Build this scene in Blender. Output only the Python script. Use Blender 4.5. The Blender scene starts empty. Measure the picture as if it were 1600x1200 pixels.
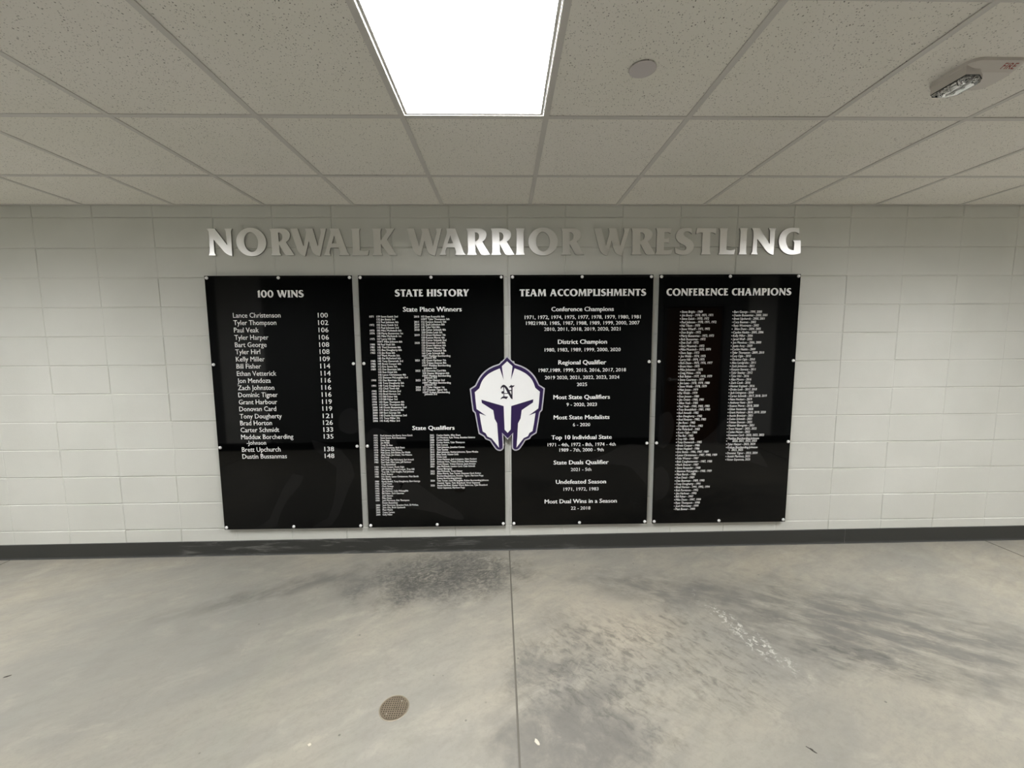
import bpy, bmesh, math, random
from mathutils import Vector, Matrix, geometry
random.seed(7)
C = bpy.context.scene.collection
S = bpy.context.scene

# ------------------------------------------------------------------ camera, world, exposure
# room axes: x to the right along the panel wall, wall face at y = 0, corridor at y < 0, z up
CAM_Y, CAM_Z = -2.9208, 1.554
PITCH, YAW, ROLL = 0.1001, -0.0185, 0.00612
cam_data = bpy.data.cameras.new('camera')
cam_data.sensor_width = 36.0
cam_data.sensor_fit = 'HORIZONTAL'
cam_data.lens = 630.65 / 1600 * 36.0
cam_data.clip_start = 0.02
camera = bpy.data.objects.new('camera', cam_data)
C.objects.link(camera)
Mcam = (Matrix.Rotation(YAW, 4, 'Z') @ Matrix.Rotation(math.pi / 2 - PITCH, 4, 'X') @ Matrix.Rotation(-ROLL, 4, 'Z'))
camera.matrix_world = Matrix.Translation((0, CAM_Y, CAM_Z)) @ Mcam
S.camera = camera

world = bpy.data.worlds.new('world')
S.world = world
world.use_nodes = True
world.node_tree.nodes['Background'].inputs[0].default_value = (0.8, 0.85, 0.9, 1)
world.node_tree.nodes['Background'].inputs[1].default_value = 0.02
S.view_settings.view_transform = 'Standard'
S.view_settings.look = 'None'
S.view_settings.gamma = 1.0
S.view_settings.use_curve_mapping = False
S.view_settings.exposure = 0.0
LIGHT_STRENGTH = 47.0
LIGHT_COLOR = (1.0, 0.99, 0.995, 1)

# ------------------------------------------------------------------ dimensions
H = 2.5101                    # ceiling height
TILE = 0.6096
GX = 0.1858                   # a ceiling grid line
GY = [0.0, -0.4906, -1.1002, -1.7098, -2.3194, -2.929, -3.12]
REAR = -3.12
XL, XR = -7.6, 7.6
SLOPE = 0.0047                # floor falls slightly to the left
def fz(x): return SLOPE * x - 0.001

# ------------------------------------------------------------------ helpers
def link(o, parent=None):
    C.objects.link(o)
    if parent: o.parent = parent
    return o
def mesh_obj(name, bm, m, parent=None, smooth=False):
    me = bpy.data.meshes.new(name)
    bm.normal_update()
    bm.to_mesh(me); bm.free()
    for mm in (m if isinstance(m, (list, tuple)) else [m]): me.materials.append(mm)
    if smooth:
        for p in me.polygons: p.use_smooth = True
    return link(bpy.data.objects.new(name, me), parent)
def thing(name, label, cat, loc=(0, 0, 0), rz=0, group=None):
    o = bpy.data.objects.new(name, None)
    o.empty_display_size = 0.1
    C.objects.link(o)
    o.location = loc; o.rotation_euler = (0, 0, rz)
    return tag(o, label, cat, group)
def tag(o, label, cat, group=None):
    o['label'] = label; o['category'] = cat
    if group: o['group'] = group
    return o
def struct(name, bm, m, smooth=False):
    o = mesh_obj(name, bm, m, None, smooth)
    o['kind'] = 'structure'
    return o
def box(bm, x0, x1, y0, y1, z0, z1, mi=0):
    v = [bm.verts.new(p) for p in ((x0,y0,z0),(x1,y0,z0),(x1,y1,z0),(x0,y1,z0),(x0,y0,z1),(x1,y0,z1),(x1,y1,z1),(x0,y1,z1))]
    for f in ((0,3,2,1),(4,5,6,7),(0,1,5,4),(1,2,6,5),(2,3,7,6),(3,0,4,7)):
        fc = bm.faces.new([v[i] for i in f]); fc.material_index = mi
    return v
def lathe(bm, prof, M=Matrix(), n=24, mi=0):
    """prof: (radius, height) pairs revolved about local z, placed by M"""
    rings = []
    for r, h in prof:
        if r < 1e-6: rings.append([bm.verts.new(M @ Vector((0, 0, h)))])
        else: rings.append([bm.verts.new(M @ Vector((r*math.cos(2*math.pi*k/n), r*math.sin(2*math.pi*k/n), h))) for k in range(n)])
    for a, b in zip(rings, rings[1:]):
        for k in range(n):
            k2 = (k+1) % n
            if len(a) == 1: vs = [a[0], b[k2], b[k]]
            elif len(b) == 1: vs = [a[k], a[k2], b[0]]
            else: vs = [a[k], a[k2], b[k2], b[k]]
            f = bm.faces.new(vs); f.material_index = mi; f.smooth = True
    return rings
def smooth_loop(pts, n=5):
    """closed outline; points with a third value are smooth, the rest are corners"""
    N = len(pts); out = []
    sm = [len(p) > 2 for p in pts]
    for i in range(N):
        p0, p1, p2, p3 = pts[i-1], pts[i], pts[(i+1) % N], pts[(i+2) % N]
        a, b = Vector(p1[:2]), Vector(p2[:2])
        out.append(tuple(a))
        if not (sm[i] or sm[(i+1) % N]): continue
        t1 = (b - Vector(p0[:2])) * 0.5 if sm[i] else (b - a)
        t2 = (Vector(p3[:2]) - a) * 0.5 if sm[(i+1) % N] else (b - a)
        for k in range(1, n):
            t = k / n
            q = (2*t**3-3*t*t+1)*a + (t**3-2*t*t+t)*t1 + (-2*t**3+3*t*t)*b + (t**3-t*t)*t2
            out.append(tuple(q))
    return out
def ellipse(cx, cy, rx, ry, n=44, tilt=0):
    o = []
    for k in range(n):
        a = 2*math.pi*k/n
        x, y = rx*math.cos(a), ry*math.sin(a)
        o.append((cx + x*math.cos(tilt) - y*math.sin(tilt), cy + x*math.sin(tilt) + y*math.cos(tilt)))
    return o
WALLROT = Matrix.Rotation(math.pi/2, 4, 'X')     # sketch plane (x, y) -> (x, z), facing -y
def curve_mesh(loops, thick, bevel=0.0):
    """solid (or flat, thick = 0) plate from closed outlines; inner outlines are holes; mid-plane at z = 0"""
    cu = bpy.data.curves.new('outline', 'CURVE')
    cu.dimensions = '2D'; cu.fill_mode = 'BOTH' if thick else 'FRONT'
    cu.extrude = max(0.0, thick/2 - bevel); cu.bevel_depth = bevel; cu.bevel_resolution = 1
    cu.offset = -bevel
    for lp in loops:
        sp = cu.splines.new('POLY'); sp.points.add(len(lp)-1); sp.use_cyclic_u = True
        for q, p in zip(sp.points, lp): q.co = (p[0], p[1], 0, 1)
    ob = bpy.data.objects.new('outline', cu)
    me = bpy.data.meshes.new_from_object(ob)
    bpy.data.objects.remove(ob); bpy.data.curves.remove(cu)
    return me
def plate(name, loops, thick, m, parent, loc, bevel=0.0, scale=1.0):
    me = curve_mesh([[(x*scale, y*scale) for x, y in lp] for lp in loops], thick, bevel)
    me.transform(Matrix.Translation(loc) @ WALLROT)
    me.materials.clear(); me.materials.append(m); me.name = name
    return link(bpy.data.objects.new(name, me), parent)

# ------------------------------------------------------------------ materials
def mat(name, col=(0.5, 0.5, 0.5), rough=0.5, metal=0.0, spec=0.5):
    m = bpy.data.materials.new(name); m.use_nodes = True
    b = m.node_tree.nodes['Principled BSDF']
    b.inputs['Base Color'].default_value = (*col, 1)
    b.inputs['Roughness'].default_value = rough
    b.inputs['Metallic'].default_value = metal
    b.inputs['Specular IOR Level'].default_value = spec
    return m
class NT:
    def __init__(s, m): s.t = m.node_tree; s.b = s.t.nodes['Principled BSDF']
    def n(s, typ, **kw):
        nd = s.t.nodes.new(typ)
        for k, v in kw.items():
            if k.startswith('_'): setattr(nd, k[1:], v)
        return nd
    def l(s, a, b): s.t.links.new(a, b)
    def pos(s, scale=(1, 1, 1), loc=(0, 0, 0), rot=(0, 0, 0)):
        g = s.n('ShaderNodeNewGeometry'); mp = s.n('ShaderNodeMapping')
        mp.inputs['Scale'].default_value = scale; mp.inputs['Location'].default_value = loc; mp.inputs['Rotation'].default_value = rot
        src = g.outputs['Position']
        if rot[2] and scale != (1, 1, 1):            # turn first, then stretch along the turned axes
            m0 = s.n('ShaderNodeMapping'); m0.inputs['Rotation'].default_value = rot
            s.l(src, m0.inputs['Vector']); src = m0.outputs[0]; mp.inputs['Rotation'].default_value = (0, 0, 0)
        s.l(src, mp.inputs['Vector']); return mp.outputs[0]
    def noise(s, vec, scale, detail=4, rough=0.5, dist=0.0):
        nd = s.n('ShaderNodeTexNoise')
        nd.inputs['Scale'].default_value = scale; nd.inputs['Detail'].default_value = detail
        nd.inputs['Roughness'].default_value = rough; nd.inputs['Distortion'].default_value = dist
        s.l(vec, nd.inputs['Vector']); return nd.outputs['Fac']
    def ramp(s, f, p0, p1, c0=0.0, c1=1.0):
        nd = s.n('ShaderNodeMapRange'); nd.clamp = True; nd.interpolation_type = 'SMOOTHSTEP'
        nd.inputs[1].default_value = p0; nd.inputs[2].default_value = p1
        nd.inputs[3].default_value = c0; nd.inputs[4].default_value = c1
        s.l(f, nd.inputs[0]); return nd.outputs[0]
    def math(s, op, a, b=None, c=None):
        nd = s.n('ShaderNodeMath'); nd.operation = op
        for i, v in enumerate((a, b, c)):
            if v is None: continue
            if isinstance(v, (int, float)): nd.inputs[i].default_value = v
            else: s.l(v, nd.inputs[i])
        return nd.outputs[0]
    def mix(s, f, a, b):
        nd = s.n('ShaderNodeMix'); nd.data_type = 'RGBA'
        for sock, v in ((nd.inputs[0], f), (nd.inputs[6], a), (nd.inputs[7], b)):
            if isinstance(v, (int, float)): sock.default_value = v
            elif isinstance(v, tuple): sock.default_value = (*v, 1)
            else: s.l(v, sock)
        return nd.outputs[2]
    def bump(s, h, strength, dist=0.002, normal=None):
        nd = s.n('ShaderNodeBump'); nd.inputs['Strength'].default_value = strength; nd.inputs['Distance'].default_value = dist
        s.l(h, nd.inputs['Height'])
        if normal: s.l(normal, nd.inputs['Normal'])
        return nd.outputs[0]
    def spot(s, x, y, rx, ry, ang=0.0, soft=1.0):
        """patch mask on the floor: 1 at (x, y), fading to 0 at the ellipse rim, rim broken by noise"""
        ca, sa = math.cos(-ang), math.sin(-ang)
        p = s.pos(rot=(0, 0, -ang), loc=(-(x*ca - y*sa), -(x*sa + y*ca), 0))
        sp = s.n('ShaderNodeSeparateXYZ'); s.l(p, sp.inputs[0])
        a = s.math('DIVIDE', sp.outputs[0], rx); b = s.math('DIVIDE', sp.outputs[1], ry)
        d = s.math('SQRT', s.math('ADD', s.math('MULTIPLY', a, a), s.math('MULTIPLY', b, b)))
        nz = s.noise(s.pos(), 5.0, 5, 0.6)
        d = s.math('ADD', d, s.math('MULTIPLY', s.math('SUBTRACT', nz, 0.5), 1.1))
        return s.ramp(d, 1.0, 1.0 - soft)

# painted concrete block
M_wall = mat('painted_block', (0.62, 0.62, 0.555), 0.42, spec=0.4)
w = NT(M_wall)
n1 = w.noise(w.pos(), 140, 4, 0.65); n2 = w.noise(w.pos(), 22, 3, 0.5)
w.l(w.bump(w.math('ADD', n1, w.math('MULTIPLY', n2, 0.8)), 0.30, 0.0022), w.b.inputs['Normal'])
w.l(w.mix(w.ramp(w.noise(w.pos(), 2.2, 3), 0.3, 0.7), (0.635, 0.64, 0.59), (0.675, 0.68, 0.63)), w.b.inputs['Base Color'])
w.l(w.ramp(w.noise(w.pos(), 9, 2), 0.3, 0.7, 0.36, 0.5), w.b.inputs['Roughness'])

# polished stained concrete
M_floor = mat('concrete', (0.4, 0.38, 0.33), 0.42, spec=0.35)
f = NT(M_floor)
big = f.ramp(f.noise(f.pos(), 0.8, 5, 0.55, 0.4), 0.3, 0.7)
col = f.mix(big, (0.275, 0.266, 0.232), (0.36, 0.332, 0.265))
streak = f.ramp(f.noise(f.pos((1.3, 4.6, 1), rot=(0, 0, -0.5)), 1.5, 9, 0.68, 0.5), 0.40, 0.72)
col = f.mix(f.math('MULTIPLY', streak, 0.55), col, (0.225, 0.22, 0.20))
cloud = f.ramp(f.noise(f.pos((1, 1.9, 1), rot=(0, 0, -0.3)), 2.8, 9, 0.66, 0.8), 0.50, 0.74)
col = f.mix(f.math('MULTIPLY', cloud, 0.5), col, (0.44, 0.41, 0.335))
mid = f.ramp(f.noise(f.pos((1, 2.4, 1), rot=(0, 0, -0.5)), 6.5, 10, 0.74, 0.4), 0.42, 0.70)
col = f.mix(f.math('MULTIPLY', mid, 0.5), col, (0.235, 0.225, 0.195))
grain = f.noise(f.pos(), 45, 9, 0.8)
col = f.mix(f.math('MULTIPLY', f.ramp(grain, 0.46, 0.72), 0.38), col, (0.20, 0.19, 0.165))
col = f.mix(f.math('MULTIPLY', f.spot(-2.1, -0.9, 1.7, 1.1, 0.2, 0.9), 0.35), col, (0.235, 0.23, 0.205))
# trowel-burn and grime patches with their own places on the slab
def mottle(sx_, sy_, rot, sc, lo, hi, dist=0.6):
    return f.ramp(f.noise(f.pos((sx_, sy_, 1), rot=(0, 0, rot)), sc, 10, 0.72, dist), lo, hi)
def patch(colr, m, f_, c_, k):
    return f.mix(f.math('MULTIPLY', f.math('MULTIPLY', m, f_), k), c_, colr)
D1, D2 = (0.078, 0.078, 0.07), (0.155, 0.15, 0.133)
# left of the centre joint, at the wall
col = patch(D2, f.spot(-0.60, -0.36, 0.95, 0.36, 0.15, 0.9), mottle(1, 1, 0, 2.2, 0.3, 0.6), col, 0.85)
col = patch(D1, f.spot(-0.42, -0.32, 0.78, 0.42, 0.10, 0.75), mottle(1, 1.5, -0.4, 19, 0.36, 0.60, 1.8), col, 0.92)
col = patch(D1, f.spot(-0.62, -0.48, 0.22, 0.22, 0.6, 0.8), mottle(1, 1.3, 0.6, 26, 0.40, 0.60, 1.2), col, 0.8)
col = patch(D2, f.spot(-1.45, -0.44, 0.85, 0.15, 0.42, 0.9), mottle(1, 3.2, -0.55, 3.4, 0.36, 0.62, 0.4), col, 0.95)
col = patch((0.46, 0.44, 0.38), f.spot(-0.10, -0.16, 0.30, 0.10, 0.0, 0.9), mottle(1, 1, 0, 22, 0.5, 0.66), col, 0.7)
# right of the joint: grey mottling round a bare tan area
col = patch((0.40, 0.36, 0.285), f.spot(0.62, -0.85, 0.50, 0.40, 0.0, 0.9), mottle(1, 1, 0, 2, 0.25, 0.5), col, 0.7)
col = patch(D2, f.spot(0.26, -1.30, 0.50, 0.75, 0.0, 0.85), mottle(1, 1.4, -0.5, 4.5, 0.34, 0.62), col, 0.80)
col = patch(D1, f.spot(0.45, -1.15, 0.55, 0.62, -0.6, 0.7), mottle(1, 2.0, 0.75, 15, 0.44, 0.66, 0.5), col, 0.62)
col = patch(D1, f.spot(1.00, -1.00, 0.62, 0.52, -0.9, 0.75), mottle(1, 2.2, 0.9, 14, 0.46, 0.68, 0.5), col, 0.58)
col = patch(D2, f.spot(0.24, -1.50, 0.34, 0.26, 0.0, 0.8), mottle(1, 1, 0, 9, 0.25, 0.55, 0.4), col, 0.85)
col = patch(D2, f.spot(0.95, -0.52, 0.85, 0.26, -0.22, 0.9), mottle(1, 2.4, 0.35, 4.5, 0.36, 0.62, 0.4), col, 0.85)
col = patch(D2, f.spot(2.0, -0.90, 1.35, 0.55, -0.30, 0.8), mottle(1, 3.2, 0.5, 4.2, 0.32, 0.60, 0.4), col, 1.0)
col = patch(D1, f.spot(1.75, -1.12, 0.55, 0.16, -0.35, 0.9), mottle(1, 3.0, 0.5, 11, 0.44, 0.64, 0.3), col, 0.7)
col = patch((0.62, 0.60, 0.54), f.spot(1.27, -0.93, 0.09, 0.46, 0.33, 0.9), mottle(1, 1, 0, 34, 0.52, 0.60), col, 0.85)
speck = f.n('ShaderNodeTexVoronoi'); speck.inputs['Scale'].default_value = 9
f.l(f.pos(), speck.inputs['Vector'])
col = f.mix(f.math('MULTIPLY', f.ramp(speck.outputs['Distance'], 0.055, 0.03), f.ramp(f.noise(f.pos(), 3.1, 2), 0.5, 0.56)), col, (0.15, 0.145, 0.125))
f.l(col, f.b.inputs['Base Color'])
f.l(f.ramp(f.noise(f.pos(), 6, 5), 0.3, 0.7, 0.36, 0.55), f.b.inputs['Roughness'])
f.l(f.bump(f.noise(f.pos(), 30, 6, 0.6), 0.12, 0.002), f.b.inputs['Normal'])
M_groove = mat('saw_cut', (0.17, 0.16, 0.135), 0.8, spec=0.1)

# acoustic tile with pin holes and short fissures
M_tile = mat('acoustic_tile', (0.62, 0.6, 0.55), 0.9, spec=0.15)
t = NT(M_tile)
wob = t.n('ShaderNodeTexNoise'); wob.inputs['Scale'].default_value = 60; t.l(t.pos(), wob.inputs['Vector'])
va = t.n('ShaderNodeVectorMath'); va.operation = 'MULTIPLY_ADD'
t.l(wob.outputs['Color'], va.inputs[0]); va.inputs[1].default_value = (0.010, 0.010, 0.0); t.l(t.pos(), va.inputs[2])
holes = None
for sc, lo, hi, keep in ((118, 0.16, 0.26, 0.52), (175, 0.15, 0.25, 0.55)):
    vo = t.n('ShaderNodeTexVoronoi'); vo.inputs['Scale'].default_value = sc
    mp = t.n('ShaderNodeMapping'); mp.inputs['Rotation'].default_value = (0, 0, sc); mp.inputs['Scale'].default_value = (1, 0.8, 1)
    t.l(va.outputs[0], mp.inputs['Vector']); t.l(mp.outputs[0], vo.inputs['Vector'])
    sx = t.n('ShaderNodeSeparateXYZ'); t.l(vo.outputs['Color'], sx.inputs[0])
    h_ = t.math('MULTIPLY', t.math('MULTIPLY', t.ramp(vo.outputs['Distance'], hi, lo), t.ramp(sx.outputs[1], 0.0, 1.0, 0.25, 1.0)), t.math('LESS_THAN', sx.outputs[0], keep))
    holes = h_ if holes is None else t.math('MAXIMUM', holes, h_)
tint = t.mix(t.ramp(t.noise(t.pos(), 1.3, 2), 0.35, 0.65), (0.84, 0.82, 0.75), (0.86, 0.835, 0.78))
t.l(t.mix(t.math('MULTIPLY', holes, 0.95), tint, (0.10, 0.09, 0.075)), t.b.inputs['Base Color'])
t.l(t.bump(t.math('SUBTRACT', t.math('MULTIPLY', t.noise(t.pos(), 220, 4, 0.7), 0.35), holes), 0.5, 0.0015), t.b.inputs['Normal'])

M_grid = mat('white_painted_steel', (0.64, 0.62, 0.585), 0.45, spec=0.4)
M_white_metal = mat('white_fixture_paint', (0.80, 0.79, 0.76), 0.4)
M_plate = mat('cover_plate_white', (0.64, 0.60, 0.60), 0.4)
M_dark = mat('dark_recess', (0.02, 0.02, 0.02), 0.7, spec=0.2)
M_light = mat('lit_diffuser', (0.9, 0.9, 0.88), 0.6)
em = M_light.node_tree.nodes['Principled BSDF']
em.inputs['Emission Color'].default_value = LIGHT_COLOR
# the prismatic diffuser throws most of its light downwards
el = NT(M_light)
eg = el.n('ShaderNodeNewGeometry'); ed = el.n('ShaderNodeVectorMath'); ed.operation = 'DOT_PRODUCT'
el.l(eg.outputs['Incoming'], ed.inputs[0]); el.l(eg.outputs['Normal'], ed.inputs[1])
el.l(el.math('MULTIPLY', el.math('POWER', el.math('ABSOLUTE', ed.outputs['Value']), 1.4), LIGHT_STRENGTH), em.inputs['Emission Strength'])
M_base = mat('rubber_cove_base', (0.039, 0.040, 0.036), 0.5, spec=0.4)
b_ = NT(M_base)
scuff = b_.ramp(b_.noise(b_.pos((1.2, 1, 9), rot=(0, 0.12, 0)), 2.6, 7, 0.7, 0.7), 0.5, 0.72)
sx = b_.n('ShaderNodeSeparateXYZ'); b_.l(b_.pos(), sx.inputs[0])
zone = b_.math('MULTIPLY', b_.ramp(sx.outputs[0], -2.45, -2.35), b_.ramp(sx.outputs[0], 1.0, -0.2))
b_.l(b_.mix(b_.math('MULTIPLY', b_.math('MULTIPLY', scuff, zone), 0.5), (0.039, 0.040, 0.036), (0.28, 0.28, 0.26)), b_.b.inputs['Base Color'])

M_board = mat('black_acrylic', (0.0008, 0.0010, 0.0010), 0.04, spec=0.24)
M_ghost = mat('faint_grey_print', (0.0065, 0.0065, 0.0065), 0.05, spec=0.24)
M_print = mat('white_lettering', (0.95, 0.95, 0.94), 0.5, spec=0.3)
M_metal = mat('brushed_aluminium', (0.86, 0.855, 0.83), 0.275, metal=0.92)
M_edge = mat('aluminium_edge', (0.45, 0.44, 0.42), 0.4, metal=1.0)
M_cap = mat('satin_steel_cap', (0.95, 0.95, 0.94), 0.35, metal=0.2)
M_silver = mat('silver_grey_acrylic', (0.56, 0.55, 0.60), 0.35)
M_purple = mat('purple_acrylic', (0.026, 0.011, 0.072), 0.3)
M_white = mat('white_acrylic', (0.94, 0.95, 0.94), 0.3)
M_navy = mat('black_purple_print', (0.012, 0.008, 0.022), 0.4)
M_bronze = mat('nickel_bronze', (0.20, 0.165, 0.115), 0.5, metal=0.3)
M_bronze2 = mat('worn_bronze_rim', (0.30, 0.265, 0.20), 0.5, metal=0.3)
M_pit = mat('drain_pit', (0.05, 0.04, 0.03), 0.9)
M_strobe = mat('white_plastic', (0.66, 0.62, 0.58), 0.38)
M_red = mat('red_print', (0.32, 0.03, 0.02), 0.5)
M_chrome = mat('chrome_reflector', (0.85, 0.85, 0.85), 0.08, metal=1.0)
M_lens = mat('clear_lens', (1, 1, 1), 0.03)
M_lens.node_tree.nodes['Principled BSDF'].inputs['Transmission Weight'].default_value = 1.0
M_lens.node_tree.nodes['Principled BSDF'].inputs['IOR'].default_value = 1.45
M_rear = mat('grey_rear_wall_paint', (0.20, 0.21, 0.21), 0.6)
M_reargrey = mat('white_rear_wall_paint', (0.85, 0.85, 0.83), 0.6)
M_wood = mat('brown_door_veneer', (0.05, 0.022, 0.01), 0.45)
wd = NT(M_wood)
wd.l(wd.mix(wd.noise(wd.pos((14, 14, 1.2)), 3, 5, 0.6, 0.8), (0.09, 0.035, 0.014), (0.16, 0.07, 0.03)), wd.b.inputs['Base Color'])
M_frame = mat('grey_door_frame', (0.12, 0.125, 0.125), 0.5)

# ------------------------------------------------------------------ back wall: stack-bond block with real mortar grooves
def block_wall():
    bx, bz, bw, bh = 0.0289, 2.4299, 0.4064, 0.2032
    ks = range(math.floor((XL-bx)/bw), math.ceil((XR-bx)/bw)+1)
    xj = [bx+k*bw for k in ks if XL+0.02 < bx+k*bw < XR-0.02]
    zj = sorted(bz-k*bh for k in range(13) if bz-k*bh > 0.03)
    g = 0.0055
    def lines(js, lo, hi):
        out = [(lo, 0, -1)]
        for i, j in enumerate(js): out += [(j-g, 0, i), (j-g*0.35, 1, i), (j+g*0.35, 1, i), (j+g, 0, i)]
        return out + [(hi, 0, -1)]
    xs = lines(xj, XL, XR); zs = lines(zj, -0.06, H+0.05)
    nx, nz = len(xj)+1, len(zj)+1
    def cell(i, n):            # which block column / row a grid line belongs to
        return 0 if i == 0 else min(n-1, (i+1)//4)
    off = [[random.gauss(0, 0.0004) for _ in range(nz+1)] for _ in range(nx+1)]
    tx = [[random.gauss(0, 0.0016) for _ in range(nz+1)] for _ in range(nx+1)]
    tz = [[random.gauss(0, 0.0030) for _ in range(nz+1)] for _ in range(nx+1)]
    dv = [[random.choice((0.0010, 0.0024, 0.0038, 0.0048)) for _ in range(nz+1)] for _ in range(nx+1)]
    dh = [[random.choice((0.0020, 0.0038, 0.0050, 0.0060)) for _ in range(nz+1)] for _ in range(nx+1)]
    bm = bmesh.new(); grid = []
    xc = [XL]+xj+[XR]; zc = [-0.06]+zj+[H]
    for i, (x, jx, ix) in enumerate(xs):
        colv = []
        for k, (z, jz, iz) in enumerate(zs):
            a, b = cell(i, nx), cell(k, nz)
            y = off[a][b] + tx[a][b]*(x-(xc[a]+xc[a+1])/2) + tz[a][b]*(z-(zc[b]+zc[b+1])/2)
            d = 0.0
            if jx: d = max(d, dv[ix][b])
            if jz: d = max(d, dh[a][iz])
            colv.append(bm.verts.new((x, y + d + (random.uniform(-.0004, .0004) if d else 0), z)))
        grid.append(colv)
    for i in range(len(xs)-1):
        for k in range(len(zs)-1):
            bm.faces.new((grid[i][k], grid[i+1][k], grid[i+1][k+1], grid[i][k+1]))
    # body of the wall behind the face
    box(bm, XL, XR, 0.012, 0.2, -0.06, H+0.05)
    return bm
struct('wall_back', block_wall(), M_wall)

# rear wall of the corridor, behind the camera (seen only in the glossy boards)
bm = bmesh.new()
for x0, x1, mi in ((XL, -4.15, 0), (-4.15, -3.5, 1), (-3.5, 2.36, 0), (3.30, 3.62, 0), (3.62, 4.05, 1), (4.05, XR, 0)):
    box(bm, x0, x1, REAR-0.2, REAR, -0.06, H+0.05, mi)
box(bm, 2.36, 3.30, REAR-0.2, REAR, 2.13, H+0.05, 0)
struct('wall_rear', bm, [M_rear, M_reargrey])
bm = bmesh.new(); box(bm, XL-0.2, XL, REAR-0.2, 0.2, -0.1, H+0.05); struct('wall_left', bm, M_wall)
bm = bmesh.new(); box(bm, XR, XR+0.2, REAR-0.2, 0.2, -0.1, H+0.05); struct('wall_right', bm, M_wall)
bm = bmesh.new(); box(bm, 2.41, 3.25, REAR-0.09, REAR-0.045, fz(3)+0.01, 2.08); d1 = struct('door_1', bm, M_wood)
bm = bmesh.new()
box(bm, 2.36, 2.41, REAR-0.12, REAR+0.015, fz(3), 2.13); box(bm, 3.25, 3.30, REAR-0.12, REAR+0.015, fz(3), 2.13); box(bm, 2.41, 3.25, REAR-0.12, REAR+0.015, 2.08, 2.13)
mesh_obj('door_frame', bm, M_frame, d1)
bm = bmesh.new()
lathe(bm, [(0.026, 0), (0.026, 0.008), (0.011, 0.012), (0.011, 0.05)], Matrix.Translation((2.49, REAR-0.046, 1.0)) @ Matrix.Rotation(-math.pi/2, 4, 'X'), 16)
box(bm, 2.478, 2.60, REAR-0.006, REAR+0.008, 0.99, 1.01)
mesh_obj('door_handle', bm, M_cap, d1)

# ------------------------------------------------------------------ floor slabs with saw-cut control joints
def floor_bm():
    bm = bmesh.new()
    cuts = [(-3.665, 0.0), (0.026, 0.012), (3.70, 0.0)]      # x at the wall, drift per metre towards the camera
    edges = [(XL-0.1, 0.0)] + cuts + [(XR+0.1, 0.0)]
    hw = 0.0042
    ya, yb = 0.02, REAR-0.02
    def P(c, y, s): return c[0] + c[1]*(-y) + s*hw
    for a, b in zip(edges, edges[1:]):
        sa = 1 if a in cuts else 0; sb = -1 if b in cuts else 0
        q = [(P(a, yb, sa), yb), (P(b, yb, sb), yb), (P(b, ya, sb), ya), (P(a, ya, sa), ya)]
        bm.faces.new([bm.verts.new((x, y, fz(x))) for x, y in q])
        for (p0, p1) in ((q[1], q[2]), (q[3], q[0])):         # walls of the cut
            fc = bm.faces.new([bm.verts.new((p0[0], p0[1], fz(p0[0]))), bm.verts.new((p1[0], p1[1], fz(p1[0]))),
                               bm.verts.new((p1[0], p1[1], fz(p1[0])-0.02)), bm.verts.new((p0[0], p0[1], fz(p0[0])-0.02))])
            fc.material_index = 1
    bm.faces.new([bm.verts.new((x, y, fz(x)-0.012)) for x, y in ((XL-0.1, yb), (XR+0.1, yb), (XR+0.1, ya), (XL-0.1, ya))]).material_index = 1
    return bm
struct('floor', floor_bm(), [M_floor, M_groove])

# cove base along both walls
def cove(side, name, runs):
    bm = bmesh.new()
    prof = [(0.0, 0.1126), (-0.004, 0.1126), (-0.0062, 0.110), (-0.0062, 0.020), (-0.0075, 0.011), (-0.010, 0.005), (-0.013, 0.0015), (-0.013, 0.0), (0.0, 0.0)]
    for xa, xb in runs:
        ends = []
        for x in (xa, xb):
            ends.append([bm.verts.new((x, (p[0] if side > 0 else REAR - p[0]), fz(x) + p[1])) for p in prof])
        for i in range(len(prof)):
            j = (i+1) % len(prof)
            vs = (ends[0][i], ends[0][j], ends[1][j], ends[1][i])
            bm.faces.new(vs if side > 0 else vs[::-1])
    return struct(name, bm, M_base if side > 0 else M_dark)
cove(1, 'baseboard_back', [(XL, -2.4), (-2.3994, 2.6), (2.6006, XR)])
cove(-1, 'baseboard_rear', [(XL, 2.36), (3.30, XR)])

# ------------------------------------------------------------------ suspended ceiling
LIGHT_COLS = (-11, -6, -1, 4, 9)                # tile columns that hold a 2 x 4 troffer
LY0, LY1 = GY[2], GY[4]
def tile_bm():
    bm = bmesh.new()
    c0, c1 = math.floor((XL-GX)/TILE), math.ceil((XR-GX)/TILE)
    for c in range(c0, c1):
        xa, xb = max(XL, GX+c*TILE), min(XR, GX+(c+1)*TILE)
        for r in range(len(GY)-1):
            if c in LIGHT_COLS and r in (2, 3): continue
            ya, yb = GY[r], GY[r+1]
            g = 0.003
            zz = [H + 0.0024 + random.choice((0, 0, 0.0004, 0.0016)) for _ in range(4)]
            q = [bm.verts.new((x, y, z)) for x, y, z in ((xa+g, ya-g, zz[0]), (xb-g, ya-g, zz[1]), (xb-g, yb+g, zz[2]), (xa+g, yb+g, zz[3]))]
            u = [bm.verts.new((v.co.x, v.co.y, H+0.02)) for v in q]
            bm.faces.new(q)
            for i in range(4): bm.faces.new((q[i], u[i], u[(i+1) % 4], q[(i+1) % 4]))
            bm.faces.new(u[::-1])
    return bm
struct('ceiling', tile_bm(), M_tile)
bm = bmesh.new(); box(bm, XL-0.1, XR+0.1, REAR-0.1, 0.1, H+0.16, H+0.2); struct('trim_1', bm, M_dark)   # deck above the tiles
bm = bmesh.new()
hw = 0.012
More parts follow.
